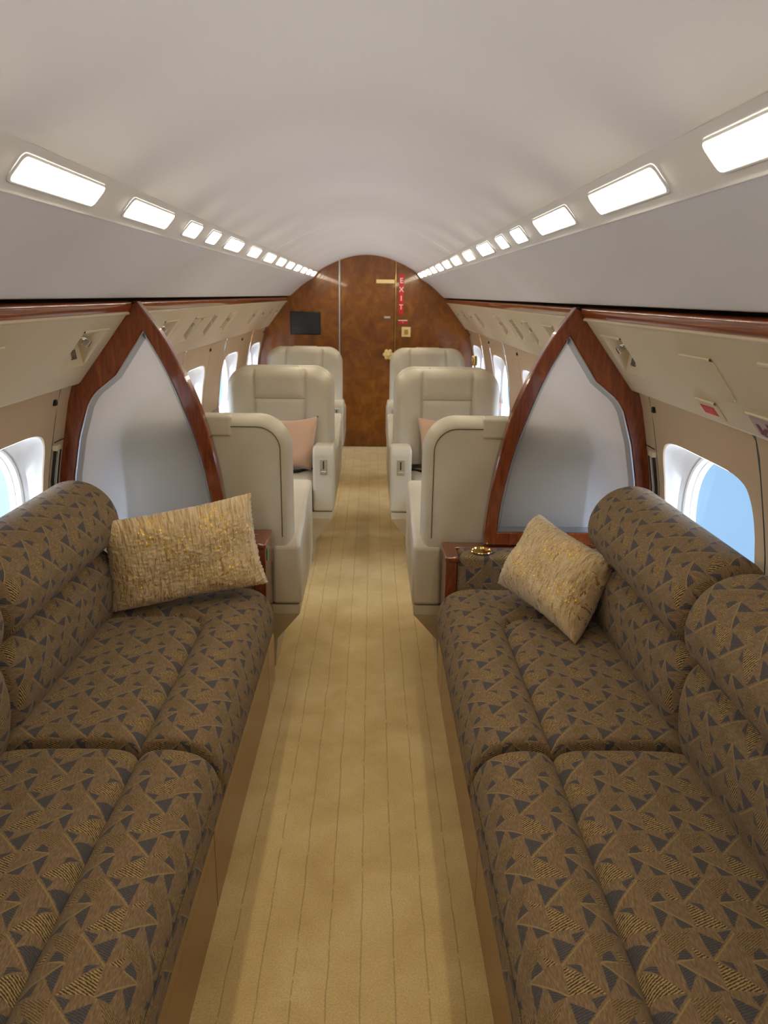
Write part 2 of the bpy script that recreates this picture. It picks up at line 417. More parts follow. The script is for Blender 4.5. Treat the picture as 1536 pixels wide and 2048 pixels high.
def wall(side, s):
    V, Fc = [], []
    for yc in BAYS:
        z0, z1 = .02, 1.205
        hole = ang_pts(6, HY, HZ, ZC)
        base = len(V); NR = 7
        for r in range(NR+1):
            t = r/NR
            for k, (hy, hz) in enumerate(hole):
                c, sn = math.cos(2*PI*(k+.5)/NA), math.sin(2*PI*(k+.5)/NA); q = 1/max(abs(c), abs(sn))
                oy = .373*c*q; oz = (z0+z1)/2+(z1-z0)/2*sn*q
                # first ring: small inward roll at the opening
                y = hy+(oy-hy)*t; z = hz+(oz-hz)*t; x = wx(z)
                if r == 0: x += .006; 
                if r == 1: y = hy+(oy-hy)*.04; z = hz+(oz-hz)*.02; x = wx(z)
                V.append((s*x, yc+y, z))
        for r in range(NR):
            for k in range(NA):
                k2 = (k+1) % NA; Fc.append((base+r*NA+k, base+r*NA+k2, base+(r+1)*NA+k2, base+(r+1)*NA+k))
    # pillars between the bays, with a thin gap each side
    zs = [1.205-.03*i for i in range(41)]
    for a, b in [(Y0, BAYS[0]-.380)]+[(y+.380, y+PITCHW-.380) for y in BAYS[:-1]]+[(BAYS[-1]+.380, Y1)]:
        if b-a < .02: continue
        base = len(V)
        ys = [a, a+.004, b-.004, b]
        for z in zs:
            for i, y in enumerate(ys): V.append((s*wx(max(z, 0)), y, z))
        for r in range(len(zs)-1):
            for i in range(3): Fc.append((base+r*4+i, base+r*4+i+1, base+(r+1)*4+i+1, base+(r+1)*4+i))
    nf = len(Fc)
    for yc in BAYS:                                   # dark backing in the gaps
        for e in (-.378, .378):
            base = len(V)
            for z in zs: V += [(s*(wx(max(z, 0))+.006), yc+e-.042, z), (s*(wx(max(z, 0))+.006), yc+e+.042, z)]
            for r in range(len(zs)-1): Fc.append((base+2*r, base+2*r+1, base+2*r+3, base+2*r+2))
    o = mk('wall_'+side, V, Fc, M_WALL, None, True); o.data.materials.append(M_DARK)
    for i, p in enumerate(o.data.polygons):
        if i >= nf: p.material_index = 1
    autosmooth(o, 40); o['kind'] = 'structure'; return o
wall('left', -1); wall('right', 1)
def rings(name, loops, mat, parent, cap=False):
    V, Fc = [], []
    for L in loops: V += L
    for r in range(len(loops)-1):
        for k in range(NA): k2 = (k+1) % NA; Fc.append((r*NA+k, r*NA+k2, (r+1)*NA+k2, (r+1)*NA+k))
    if cap: Fc.append(tuple(range((len(loops)-1)*NA, len(loops)*NA)))
    o = mk(name, V, Fc, mat, parent); autosmooth(o, 50); return o
wn = 0
for s in (-1, 1):
    for yc in BAYS:
        wn += 1
        E = lambda n_e, hy, hz, dx, zc=ZC, follow=False: [(s*((wx(z) if follow else 0)+dx), yc+y, z) for y, z in ang_pts(n_e, hy, hz, zc)]
        L = [E(6, HY, HZ, .004, follow=True), E(6, HY-.004, HZ-.004, .022, follow=True), E(5.5, HY-.010, HZ-.006, .030, follow=True),
             E(2.6, .318, .236, 1.108), E(2.3, .306, .230, 1.114), E(2.25, .300, .226, 1.124)]
        root = rings('window_%d' % wn, L, M_REVEAL, None); root['kind'] = 'structure'
        rings('window_frame', [E(2.25, .304, .229, 1.122), E(2.25, .297, .222, 1.118), E(2.25, .291, .216, 1.122), E(2.25, .290, .215, 1.140), E(2.25, .286, .211, 1.141), E(2.25, .284, .209, 1.160)], M_REVEAL, root)
        rings('pane', [E(2.25, .290, .215, 1.1395), E(2.25, .01, .01, 1.1395)], M_PANE, root, True)
        # little dark shade stop near the top corner
        box('shade_stop', s*(wx(1.125)-.012), s*(wx(1.125)+.004), yc+.335, yc+.352, 1.118, 1.138, M_BLACK, root, .004)
        # light portal for the daylight entering this window
        ld = bpy.data.lights.new('window_portal', 'AREA'); ld.shape = 'ELLIPSE'; ld.size = .56; ld.size_y = .42
        ld.cycles.is_portal = True
        lo = bpy.data.objects.new('window_portal', ld); COL.objects.link(lo); lo.location = (s*1.19, yc, ZC)
        lo.rotation_euler = (PI/2, 0, s*PI/2)
# end walls
fw_ = box('wall_far', -1.2, 1.2, Y1, Y1+.06, -.02, 1.95, M_BURL); fw_['kind'] = 'structure'
bw = box('wall_back', -1.2, 1.2, Y0-.05, Y0, -.02, 1.95, M_PSU); bw['kind'] = 'structure'

# door in the far bulkhead
door = box('door_1', -.258, .262, Y1-.012, Y1+.001, .008, 1.95, M_BURL, None, .002); door['kind'] = 'structure'
for nm, x, wd, m in (('door_strip', -.268, .006, M_SATIN), ('door_strip', .273, .0028, M_GOLD)):
    box(nm, x-wd, x+wd, Y1-.016, Y1-.001, .005, 1.95, m, door, .001)
bm = bmesh.new()
for k in range(7):
    r_, a_ = (0, 0) if k == 0 else (.034, PI/3*k)
    bmesh.ops.create_icosphere(bm, subdivisions=2, radius=.024 if k == 0 else .021, matrix=Matrix.Translation((r_*math.cos(a_), -.012 if k == 0 else 0, r_*math.sin(a_)))@Matrix.Diagonal((1, .7, 1, 1)))
bm_box(bm, -.012, .012, 0, .022, -.012, .012)
kn = from_bm('door_knob', bm, M_IVORY, door); kn.location = (.210, Y1-.036, .925)
tag(kn, 'pale flower shaped door knob')
box('name_plate', .165, .225, Y1-.014, Y1-.008, 1.268, 1.288, M_SATIN, door, .002)
box('ivory_bar', .085, .262, Y1-.024, Y1-.011, 1.595, 1.630, M_IVORY, door, .003)  # pale ivory bar across the upper door

# ============================================================ LAMPS
EXT = [(-.93, -.57), (-.38, -.02), (.17, .53), (.72, 1.085), (1.27, 1.632), (1.823, 2.182), (2.372, 2.535), (2.69, 2.838), (3.02, 3.333), (3.57, 3.85)]
EXT += [(4.10+.52*k, 4.42+.52*k) for k in range(7)]
mid = Vector(((FA[0]+FB[0])/2, 0, (FA[1]+FB[1])/2)); d_ = Vector((FB[0]-FA[0], 0, FB[1]-FA[1])).normalized(); nrm = Vector((d_.z, 0, -d_.x))
if nrm.x > 0: nrm = -nrm
def lamp(s, y0, y1, label):
    root = empty('strip_light', (s*mid.x, (y0+y1)/2, mid.z), label, 'ceiling light', 'strip lights along the %s ceiling' % ('left' if s < 0 else 'right'))
    def pt(a, y, h): q = mid+d_*a+nrm*h; return (s*(q.x-mid.x), y-(y0+y1)/2, q.z-mid.z)
    def rr(hw, grow, r, h):
        P = []
        for cx, cy, a0 in ((hw-r, y1+grow-r, 0), (-(hw-r), y1+grow-r, 90), (-(hw-r), y0-grow+r, 180), (hw-r, y0-grow+r, 270)):
            for k in range(5): a = math.radians(a0+22.5*k); P.append(pt(cx+r*math.cos(a), cy+r*math.sin(a), h))
        return P
    L1 = rr(.0225, 0, .010, .0045); L2 = rr(.0188, -.004, .008, .0062); n = 20
    mk('diffuser', L1+L2, [tuple(n+k for k in range(n))]+[(k, (k+1) % n, n+(k+1) % n, n+k) for k in range(n)], M_LAMP, root, False)
    A = rr(.0225, 0, .010, .0045); B = rr(.0260, .0035, .012, .0040); D = rr(.0265, .004, .012, .0005)
    mk('bezel', A+B+D, [(k, (k+1) % n, n+(k+1) % n, n+k) for k in range(n)]+[(n+k, n+(k+1) % n, 2*n+(k+1) % n, 2*n+k) for k in range(n)], M_CEIL, root, False)
NTH = ['nearest', 'second', 'third', 'fourth', 'fifth', 'sixth', 'seventh', 'eighth', 'ninth', 'tenth', 'eleventh', 'twelfth', 'thirteenth', 'fourteenth']
for s in (-1, 1):
    sd = 'left' if s < 0 else 'right'
    ex = EXT[4:] if s < 0 else EXT[3:]
    for i, (a, b) in enumerate(ex):
        ln = b-a; size = 'long' if ln > .34 else ('short, nearly square' if ln < .2 else 'oblong')
        lamp(s, a, b, '%s warm ceiling light, %s from the camera in the %s strip' % (size, NTH[i], sd))
    for (a, b) in (EXT[:4] if s < 0 else EXT[:3]):
        lamp(s, a, b, 'long warm ceiling light %.1f m behind the first visible one in the %s strip' % ((EXT[4][0] if s < 0 else EXT[3][0])-a, sd))

# ============================================================ OVERHEAD SERVICE PANELS
PA, PB = Vector((.775, 0, 1.418)), Vector((.957, 0, 1.182)); PD = PB-PA; PN = Vector((PD.z, 0, -PD.x)).normalized()
if PN.x > 0: PN = -PN
def service_panel(s, ya, yb, feats, label):
    """feats: (kind, y0, y1, t0, t1)"""
    root = empty('overhead_service_panel', (s*.866, (ya+yb)/2, 1.30), label, 'overhead panel')
    O = Vector(root.location)
    def P(t, y, h=0): q = PA+PD*t+PN*h; return Vector((s*q.x, y, q.z))-O
    holes = [f for f in feats if f[0] == 'recess']
    ysx = sorted({ya, yb} | {v for f in holes for v in f[1:3]}); ts = sorted({0, 1} | {v for f in holes for v in f[3:5]})
    # the end beside the partition has its lower corner cut back
    V, Fc, idx = [], [], {}
    def vid(t, y):
        k = (round(t, 4), round(y, 4))
        if k not in idx: idx[k] = len(V); V.append(P(t, y))
        return idx[k]
    for i in range(len(ts)-1):
        for j in range(len(ysx)-1):
            tm, ym = (ts[i]+ts[i+1])/2, (ysx[j]+ysx[j+1])/2
            if any(f[1] < ym < f[2] and f[3] < tm < f[4] for f in holes): continue
            Fc.append((vid(ts[i], ysx[j]), vid(ts[i], ysx[j+1]), vid(ts[i+1], ysx[j+1]), vid(ts[i+1], ysx[j])))
    n0 = len(V)
    V += [Vector((s*.965, ya, 1.176))-O, Vector((s*.965, yb, 1.176))-O, Vector((s*1.0, ya, 1.186))-O, Vector((s*1.0, yb, 1.186))-O]
    # rolled lower lip
    row = [vid(1, y) for y in ysx]
    Fc.append(tuple(row)+(n0+1, n0)); Fc.append((n0, n0+1, n0+3, n0+2))
    # cream bead along the top
    pn = mk('panel_face', V, Fc, M_PSU, root, False)
    bead = [P(.006, ya, .002), P(.006, yb, .002)]; tube('top_bead', bead, .005, M_PSU, root, 8)
    for kind, y0, y1, t0, t1 in feats:
        if kind == 'recess':
            D = -.058
            A, B, Cc, Dd = P(t0, y0), P(t0, y1), P(t1, y1), P(t1, y0)
            tb = t0+(t1-t0)*.62
            a, b = P(t0+.03, y0+.006, -.012), P(t0+.03, y1-.006, -.012); m1, m2 = P(tb, y0+.006, D), P(tb, y1-.006, D)
            r = mk('service_recess', [A, B, Cc, Dd, a, b, m2, m1], [(0, 1, 5, 4), (4, 5, 6, 7), (7, 6, 2, 3), (0, 4, 7, 3), (1, 2, 6, 5)], M_PSU, root, False)
            tube('lip', [P(t0-.005, y0-.004, .001), P(t0-.005, y1+.004, .001)], .0042, M_PSU, r, 8)
            if y1-y0 > .1:
                q = P(t0+.17, (y0+y1)/2, -.006)
                bm = bmesh.new(); bm_box(bm, -.011, .011, -.012, .012, -.011, .011, .003, 2); lt = from_bm('reading_light', bm, M_CHROME, r); lt.location = q
                lt.rotation_euler = (0, s*-.6, 0)
                tube('lamp_arm', [P(t0+.10, y0+.01, -.015), P(t0+.14, (y0+y1)/2, -.014), q], .004, M_CHROME, r, 8)
                # air outlet on the lower face of the recess
                c0 = (m1+m2+Cc+Dd)/4; ey = Vector((0, 1, 0)); ex = ((Cc+Dd)/2-(m1+m2)/2).normalized(); ez = ey.cross(ex)
                if (ez.x*s) > 0: ez = -ez
                R = Matrix((ex, ey, ez)).transposed().to_4x4(); c0 = c0+(y1-y0)*.16*ey
                bm = bmesh.new()
                bm_box(bm, -.016, .016, -.022, -.019, -.001, .004); bm_box(bm, -.016, .016, .019, .022, -.001, .004)
                bm_box(bm, -.016, -.013, -.022, .022, -.001, .004); bm_box(bm, .013, .016, -.022, .022, -.001, .004)
                for k in (-.0065, .0065): bm_box(bm, -.013, .013, k-.001, k+.001, 0, .003)
                v = from_bm('air_outlet', bm, M_CHROME, r, False); v.matrix_local = Matrix.Translation(c0)@R
                bx = box('outlet_slots', -.013, .013, -.019, .019, 0, .0012, M_BLACK, r); bx.matrix_local = Matrix.Translation(c0)@R
        elif kind in ('door', 'oval', 'sign', 'tabpanel'):
            n = 7 if kind != 'oval' else 2.2; N = 40; loop = []
            for k in range(N):
                a = 2*PI*k/N; cc, ss = math.cos(a), math.sin(a)
                loop.append(((t0+t1)/2+(t1-t0)/2*math.copysign(abs(ss)**(2/n), ss), (y0+y1)/2+(y1-y0)/2*math.copysign(abs(cc)**(2/n), cc)))
            cen = ((t0+t1)/2, (y0+y1)/2)
            sh = lambda p, f: (cen[0]+(p[0]-cen[0])*f, cen[1]+(p[1]-cen[1])*f)
            V2 = [P(p[0], p[1], .0003) for p in loop]+[P(*sh(p, .985), .0026) for p in loop]+[P(*sh(p, .95), .003) for p in loop]
            F2 = [(r*N+k, r*N+(k+1) % N, (r+1)*N+(k+1) % N, (r+1)*N+k) for r in (0, 1) for k in range(N)]+[tuple(range(2*N, 3*N))]
            nm = {'door': 'access_door', 'oval': 'speaker_cover', 'sign': 'sign_plate', 'tabpanel': 'small_cover'}[kind]
            o = mk(nm, V2, F2, M_MAUVE if kind == 'sign' else M_PSU, root, True); autosmooth(o, 20)
            if kind != 'oval': tube('lip', [P(t0-.004, y0+.004, .003), P(t0-.004, y1-.004, .003)], .0038, M_PSU, o, 8)
            if kind == 'tabpanel':
                pv = [P(.825, 1.950, .0042), P(.825, 2.032, .0042), P(.915, 2.028, .0042), P(.915, 1.946, .0042)]
                pv2 = [P(.825, 1.950, .0032), P(.825, 2.032, .0032), P(.915, 2.028, .0032), P(.915, 1.946, .0032)]
                rp = mk('red_placard', pv+pv2, [(0, 1, 2, 3)]+[(k, (k+1) % 4, 4+(k+1) % 4, 4+k) for k in range(4)], M_RED, o, False)
                bm = bmesh.new()
                for q in range(3):
                    tt = .852+q*.018; y_a, y_b = 1.962+.004*q, 2.018-.005*q
                    bm.faces.new([bm.verts.new(P(*c_)) for c_ in ((tt, y_a, .0046), (tt, y_b, .0046), (tt+.006, y_b, .0046), (tt+.006, y_a, .0046))])
                from_bm('printed_lines', bm, newmat('pink_print', srgb(226, 110, 112), .5)[0], rp, False)
            if kind == 'sign':
                # bold maroon pictogram strokes, partly out of frame
                bm = bmesh.new()
                def stroke(a, b, w_):
                    A, B = Vector((a[0], a[1])), Vector((b[0], b[1])); dd = (B-A).normalized(); nn = Vector((-dd.y, dd.x))*w_/2
                    cs = [A+nn, B+nn, B-nn, A-nn]
                    f = bm.faces.new([bm.verts.new(P(t0+(t1-t0)*q_.y, y1-(y1-y0)*q_.x, .0042)) for q_ in cs])
                stroke((.10, .38), (.10, .86), .05); stroke((.12, .86), (.34, .86), .07); stroke((.12, .80), (.24, .50), .07)
                stroke((.30, .25), (.30, .60), .06); stroke((.33, .28), (.60, .28), .06); stroke((.42, .58), (.72, .58), .07); stroke((.70, .60), (.84, .30), .07)
                from_bm('pictogram', bm, M_PURPLE, o, False)
    return root
TR0, TR1 = .22, .715
R_ = lambda a, b: ('recess', a, b, TR0, TR1)
service_panel(1, Y0, 2.695, [R_(2.415, 2.615), ('door', 1.765, 1.955, .267, .68), ('tabpanel', 1.918, 2.047, .775, .985), R_(1.34, 1.525), ('sign', 1.47, 1.752, .755, .985)],
              'cream overhead panel above the right sofa with red placard and reading light')
service_panel(-1, Y0, 2.695, [R_(2.385, 2.600), ('door', 1.66, 1.872, .267, .68)],
              'cream overhead panel above the left sofa with one reading light recess')
service_panel(-1, 2.745, 7.70, [R_(3.32, 3.55), ('oval', 3.60, 3.735, .26, .68), R_(3.90, 4.045), ('door', 4.07, 4.31, .26, .68), R_(4.36, 4.49), R_(4.84, 5.06), R_(5.92, 6.12), R_(6.46, 6.60), R_(6.93, 7.06), R_(7.44, 7.58)],
              'long cream overhead panel on the left above the leather seats')
service_panel(1, 2.745, 7.70, [R_(3.34, 3.55), R_(3.905, 4.035), ('door', 4.07, 4.29, .26, .68), R_(4.33, 4.46), ('oval', 4.52, 4.65, .26, .68), R_(4.79, 4.99), R_(5.84, 6.04), R_(6.30, 6.43), R_(6.78, 6.90), R_(7.25, 7.38)],
              'long cream overhead panel on the right above the leather seats')

# ============================================================ PARTITIONS
OUT_A = [(.745, 1.455), (.70, 1.394), (.655, 1.325), (.60, 1.216), (.55, 1.090), (.512, .950), (.486, .80), (.474, .68), (.470, .600)]
OUT_W = [(1.085, .600), (1.082, .760), (1.072, .85), (1.052, .97), (1.012, 1.160), (1.0, 1.185), (.975, 1.205), (.80, 1.432)]
IN_A = [(.731, 1.360), (.662, 1.230), (.606, 1.085), (.560, .936), (.534, .81), (.521, .72), (.517, .650)]
IN_W = [(1.020, .650), (1.017, .76), (1.010, .845), (.981, .985), (.944, 1.098), (.926, 1.130), (.906, 1.152), (.836, 1.207)]
def densify(pts, n):
    L = [0]
    for a, b in zip(pts, pts[1:]): L.append(L[-1]+math.dist(a, b))
    out = []
    for k in range(n):
        t = L[-1]*k/(n-1)
        for i in range(len(pts)-1):
            if t <= L[i+1]+1e-9: f = (t-L[i])/max(1e-9, L[i+1]-L[i]); out.append((pts[i][0]+(pts[i+1][0]-pts[i][0])*f, pts[i][1]+(pts[i+1][1]-pts[i][1])*f)); break
    return out
def smooth_path(pts): return catmull(pts, 4)
def loop_of(A, W, na=30, nb=6, nw=30):
    a = densify(smooth_path(A), na); b = densify([A[-1], W[0]], nb+2)[1:-1]; w_ = densify(W, nw-1)
    # close from W end to apex
    return a+b+w_
def offset(loop, d):
    out = []; n = len(loop); cx = sum(p[0] for p in loop)/n; cz = sum(p[1] for p in loop)/n
    for i in range(n):
        p0, p1 = Vector(loop[i-1]), Vector(loop[(i+1) % n]); t = (p1-p0).normalized(); nn = Vector((-t.y, t.x))
        out.append((loop[i][0]+nn.x*d, loop[i][1]+nn.y*d))
    return out
def partition(s, label):
    root = empty('cabin_partition', (s*.77, 2.72, .595), label, 'partition'); O = Vector(root.location)
    lo, li = loop_of(OUT_A, OUT_W), loop_of(IN_A, IN_W); n = len(lo)
    area = sum(lo[i][0]*lo[(i+1) % n][1]-lo[(i+1) % n][0]*lo[i][1] for i in range(n)); sg = 1 if area > 0 else -1
    def V(l, y): return [Vector((s*x, y, z))-O for x, z in l]
    # wood frame: front face with soft edges, thickness 4 cm
    ins = lambda l, d: offset(l, sg*d)
    seq = [V(lo, 2.744), V(lo, 2.704), V(ins(lo, .004), 2.700), V(ins(li, -.004), 2.700), V(li, 2.704), V(li, 2.744)]
    VV = sum(seq, []); F_ = [(r*n+k, r*n+(k+1) % n, (r+1)*n+(k+1) % n, (r+1)*n+k) for r in range(5) for k in range(n)]+[(5*n+k, 5*n+(k+1) % n, (k+1) % n, k) for k in range(n)]
    fr = mk('wood_frame', VV, F_, M_MAHOG, root); fix_normals(fr); autosmooth(fr, 35)
    seq = [V(ins(li, -.001), 2.712), V(ins(li, .001), 2.703), V(ins(li, .005), 2.703), V(ins(li, .016), 2.729)]
    VV = sum(seq, []); F_ = [(r*n+k, r*n+(k+1) % n, (r+1)*n+(k+1) % n, (r+1)*n+k) for r in range(3) for k in range(n)]
    b = mk('metal_bead', VV, F_, M_SATIN, root); fix_normals(b); autosmooth(b, 30)
    VV = V(ins(li, .012), 2.730); g = mk('frosted_panel', VV, [tuple(range(n))], M_FROST, root, False)
    return root
partition(-1, 'pointed wood framed partition with frosted panel behind the left sofa')
partition(1, 'pointed wood framed partition with frosted panel behind the right sofa')

# ============================================================ SOFAS
def loft_y(name, prof, y0, y1, r0, r1, mat, parent, disp=None, u0=0, closed=True, dens=.012, flipv=False, vert_uv=False):
    """closed profile (x,z) swept along y with rounded ends; u = arc length, v = -y"""
    n = len(prof); area = sum(prof[i][0]*prof[(i+1) % n][1]-prof[(i+1) % n][0]*prof[i][1] for i in range(n)); sg = 1 if area > 0 else -1
    nor = []
    for i in range(n):
        t = (Vector(prof[(i+1) % n])-Vector(prof[i-1])).normalized(); nor.append(Vector((-t.y, t.x))*sg)
    arc = [0]
    for i in range(n): arc.append(arc[-1]+math.dist(prof[i], prof[(i+1) % n]))
    ys = []
    for k in range(7): a = PI/2*k/6; ys.append((y0+r0*(1-math.sin(a)), r0*(1-math.cos(a)) if False else r0*(1-math.sin(PI/2-a))) if False else (y0+r0*(1-math.cos(a)), r0*(1-math.sin(a))))
    m = max(2, int((y1-r1-y0-r0)/dens))
    for k in range(1, m): ys.append((y0+r0+(y1-r1-y0-r0)*k/m, 0))
    for k in range(7): a = PI/2*(1-k/6); ys.append((y1-r1*(1-math.cos(a)), r1*(1-math.sin(a))))
    V, UV = [], []
    for y, ins in ys:
        for i in range(n+1):
            j = i % n; p = Vector(prof[j])+nor[j]*ins
            x, z = p.x, p.y
            if disp: dx, dz = disp(x, y, z); x += dx; z += dz
            V.append((x, y, z)); 
            UV.append((u0+arc[i], -y-ins*(1 if y > (y0+y1)/2 else -1)) if not vert_uv else (u0-arc[i], -y))
    N = n+1; F_ = [(r*N+i, r*N+i+1, (r+1)*N+i+1, (r+1)*N+i) for r in range(len(ys)-1) for i in range(n)]
    for r, sgn in ((0, -1), (len(ys)-1, 1)):              # end caps with their own texture coordinates
        b0 = len(V)
        for i in range(n): x, y, z = V[r*N+i]; V.append((x, y, z)); UV.append((u0+x, -y-sgn*(.5-z)))
        F_.append(tuple(range(b0, b0+n)) if r == 0 else tuple(reversed(range(b0, b0+n))))
    return V, F_, UV
def sofa(s, label):
    root = empty('sofa', (s*.66, 1.0, 0), label, 'sofa'); O = Vector(root.location)
    def put(name, data, mat):
        V, F_, UV = data
        o = mk(name, [Vector((s*x, y, z))-O for x, y, z in V], F_, mat, root, True, UV); fix_normals(o); autosmooth(o, 60); return o
    YD = [2.585, 1.588, .586, -.42]
    # seat cushions: front bolster + inset, seam with a rounded far corner
    front = [(.50, .262), (.345, .262), (.318, .275), (.300, .305), (.291, .345), (.294, .395), (.308, .436), (.336, .466), (.375, .481), (.42, .486), (.484, .484)]
    top = [(.55, .484), (.62, .485), (.70, .484), (.76, .481), (.80, .472), (.83, .455), (.835, .40), (.83, .30), (.80, .262)]
    prof = catmull(front, 5)[:-1]+densify([(.484, .484)]+top, 60)
    prof = [p for i, p in enumerate(prof) if i == 0 or math.dist(p, prof[i-1]) > 1e-4]
    for i in range(3):
        y1, y0 = YD[i]-(0 if i == 0 else .003), YD[i+1]+.003
        first = i == 0
        def disp(x, y, z, first=first):
            if z < .40: return 0, 0
            cx = .484
            if first:
                R = .075; yc, xc = 2.325-R, cx+R
                if y > yc and x < xc: d = math.hypot(x-xc, y-yc)-R
                elif y >= yc or (x > xc and y > yc): d = y-2.325
                else: d = cx-x
                if x >= xc and y <= yc: d = -min(x-cx, 2.325-y)
            else: d = cx-x
            a = abs(d); g = (0 if first else -.014)-.018*math.exp(-(a/.009)**2)-.012*math.exp(-(a/.032)**2)
            return 0, g+(.003 if d < 0 else 0)
        put('seat_cushion', loft_y('seat', prof, y0, y1, .014, .045 if first else .03, M_FABRIC, root, disp, 0, dens=.010), M_FABRIC)
    # back cushions and head rolls
    back = catmull([(.815, .40), (.790, .46), (.774, .53), (.772, .60), (.784, .655), (.812, .688), (.845, .694), (.90, .68), (.93, .58), (.93, .42), (.87, .39)], 5, True)
    roll = catmull([(.842, .692), (.800, .698), (.768, .722), (.754, .765), (.760, .815), (.785, .862), (.828, .897), (.885, .912), (.940, .900), (.978, .862), (.988, .80), (.975, .72), (.93, .685)], 5, True)
    YB = [2.43, 1.63, .62, -.42]
    def cush(i):
        y1, y0 = YB[i]-(0 if i == 0 else .004), YB[i+1]+.004
        b = put('back_cushion', loft_y('b', back, y0, y1-(.03 if i == 0 else 0), .05, .05, M_FABRIC, root, None, 0, dens=.05, vert_uv=True), M_FABRIC)
        r = put('head_roll', loft_y('r', roll, y0, y1, .05, .07, M_FABRIC, root, None, .031, dens=.05, vert_uv=True), M_FABRIC)
    for i in range(3): cush(i)
    # wooden plinth in three fascia panels
    for a, b in ((1.592, 2.588), (.59, 1.588), (-.42, .586)):
        o = box('base_panel', s*.322, s*.345, a, b, .004, .285, M_BASEW, root, .002); o.location = -O
    o = box('base_frame', s*.346, s*.95, -.42, 2.588, .004, .262, M_DARK, root); o.location = -O
    o = box('back_frame', s*.935, s*1.0, -.42, 2.44, .262, .68, M_DARK, root, .01); o.location = -O
    return root
sofa(-1, 'left sofa in brown and navy geometric upholstery on a wooden base')
sofa(1, 'right sofa in brown and navy geometric upholstery on a wooden base')

# consoles at the far end of each sofa
def console(s, ztop, label):
    root = empty('armrest_console', (s*.6, 2.67, 0), label, 'armrest console'); O = Vector(root.location)
    def mv(o): o.location = Vector(o.location)-O; return o
    # wooden end cap facing the aisle, with rounded top
    prof = [(2.592, .01), (2.592, ztop-.045), (2.600, ztop-.02), (2.745, ztop), (2.765, ztop-.01), (2.765, .01)]
    mv(prism('end_cap', [(y, z) for y, z in prof], 'x', s*.322, s*.362, M_MAHOG, root, .004))
    mv(box('top_edge', s*.318, s*.368, 2.582, 2.765, ztop-.022, ztop+.002, M_MAHOG, root, .008))
    mv(box('rear_strip', s*.362, s*1.03, 2.700, 2.765, .30, ztop, M_MAHOG, root, .005))
    # upholstered block
    bl = [(.364, .262), (.364, ztop-.02), (.372, ztop-.006), (.385, ztop-.002), (.97, ztop-.002), (.985, ztop-.01), (.985, .262)]
    pr = densify(bl+[bl[0]], 90)[:-1]
    V, F_, UV = loft_y('c', pr, 2.596, 2.702, .012, .004, M_FABRIC, root, None, 0, dens=.03)
    UV = [(v[0]+.03, (z if y < 2.61 else .61-.0-(y-2.6)+ (ztop-.6)*0)) for v, (x, y, z) in zip([(p[0],) for p in V], V)]
    o = mk('padded_block', [Vector((s*x, y, z))-O for x, y, z in V], F_, M_FABRIC, root, True, [(u, -v) for u, v in UV]); fix_normals(o); autosmooth(o, 50)
    # brass cup holder let into the top
    cup = lathe('cup_holder', [(.037, -.0), (.041, .003), (.0395, .006), (.036, .005), (.034, .0005), (.030, .0002), (0, .0002)], M_GOLD, root, n=40)
    cup.location = Vector((s*.455, 2.648, ztop+.0025))-O
    if s < 0:
        gl = box('green_label', -.3205, -.3195, 2.632, 2.655, .555, .60, M_GREEN, root); gl.location = -O
    return root
console(-1, .635, 'wooden armrest console between the left sofa and the left partition')
console(1, .592, 'wooden armrest console with brass cup holder at the right sofa end')

# ============================================================ CUSHIONS
def pillow(name, corners, thick, mat, label, cat='pillow', n=46, fuzz=0, pinch=.06, group=None, uvs=(.5, .3)):
    """corners BL, BR, TR, TL in world space"""
    P = [Vector(c_) for c_ in corners]; O = (P[0]+P[1])/2
    nrm = ((P[1]-P[0]).cross(P[3]-P[0])).normalized()
    V, UV, F_ = [], [], []
    for side in (1, -1):
        for j in range(n+1):
            for i in range(n+1):
                u, v = i/n, j/n; a, b = 2*u-1, 2*v-1
                # edges pulled in between the corners
                aa = a*(1-pinch*(1-b*b)); bb = b*(1-pinch*1.3*(1-a*a)); uu, vv = (aa+1)/2, (bb+1)/2
                p = P[0]*(1-uu)*(1-vv)+P[1]*uu*(1-vv)+P[2]*uu*vv+P[3]*(1-uu)*vv
                h = ((1-a**4)*(1-b**4))**.55*thick/2
                h *= 1+.05*math.sin(5*a+2*b)+.04*math.sin(7*b-3*a)
                f = 0
                if fuzz: f = fuzz*(random.random()-.3)
                p = p+nrm*side*(h+f*(.4+.6*(h > .005)))
                if fuzz and (i in (0, n) or j in (0, n)): p = p+(p-(P[0]+P[2])/2).normalized()*fuzz*random.random()*.9
                V.append(p-O); UV.append((u*uvs[0], v*uvs[1]))
        base = (0 if side == 1 else (n+1)**2)
        for j in range(n):
            for i in range(n):
                q = (base+j*(n+1)+i, base+j*(n+1)+i+1, base+(j+1)*(n+1)+i+1, base+(j+1)*(n+1)+i); F_.append(q if side == 1 else q[::-1])
    o = mk(name, V, F_, mat, None, True, UV, O)
    bm = bmesh.new(); bm.from_mesh(o.data)
    # weld the rims of the two sides
    N = (n+1)**2; bm.verts.ensure_lookup_table(); tm = {}
    for j in range(n+1):
        for i in range(n+1):
            if i in (0, n) or j in (0, n): tm[bm.verts[N+j*(n+1)+i]] = bm.verts[j*(n+1)+i]
    bmesh.ops.weld_verts(bm, targetmap=tm); bmesh.ops.recalc_face_normals(bm, faces=bm.faces); bm.to_mesh(o.data); bm.free()
    return tag(o, label, cat, group)
pillow('throw_pillow', [(-.791, 2.33, .482), (-.304, 2.50, .522), (-.367, 2.58, .822), (-.789, 2.30, .794)], .15, M_FUR,
       'cream fur pillow with gold flecks leaning on the left sofa', n=90, fuzz=.007)
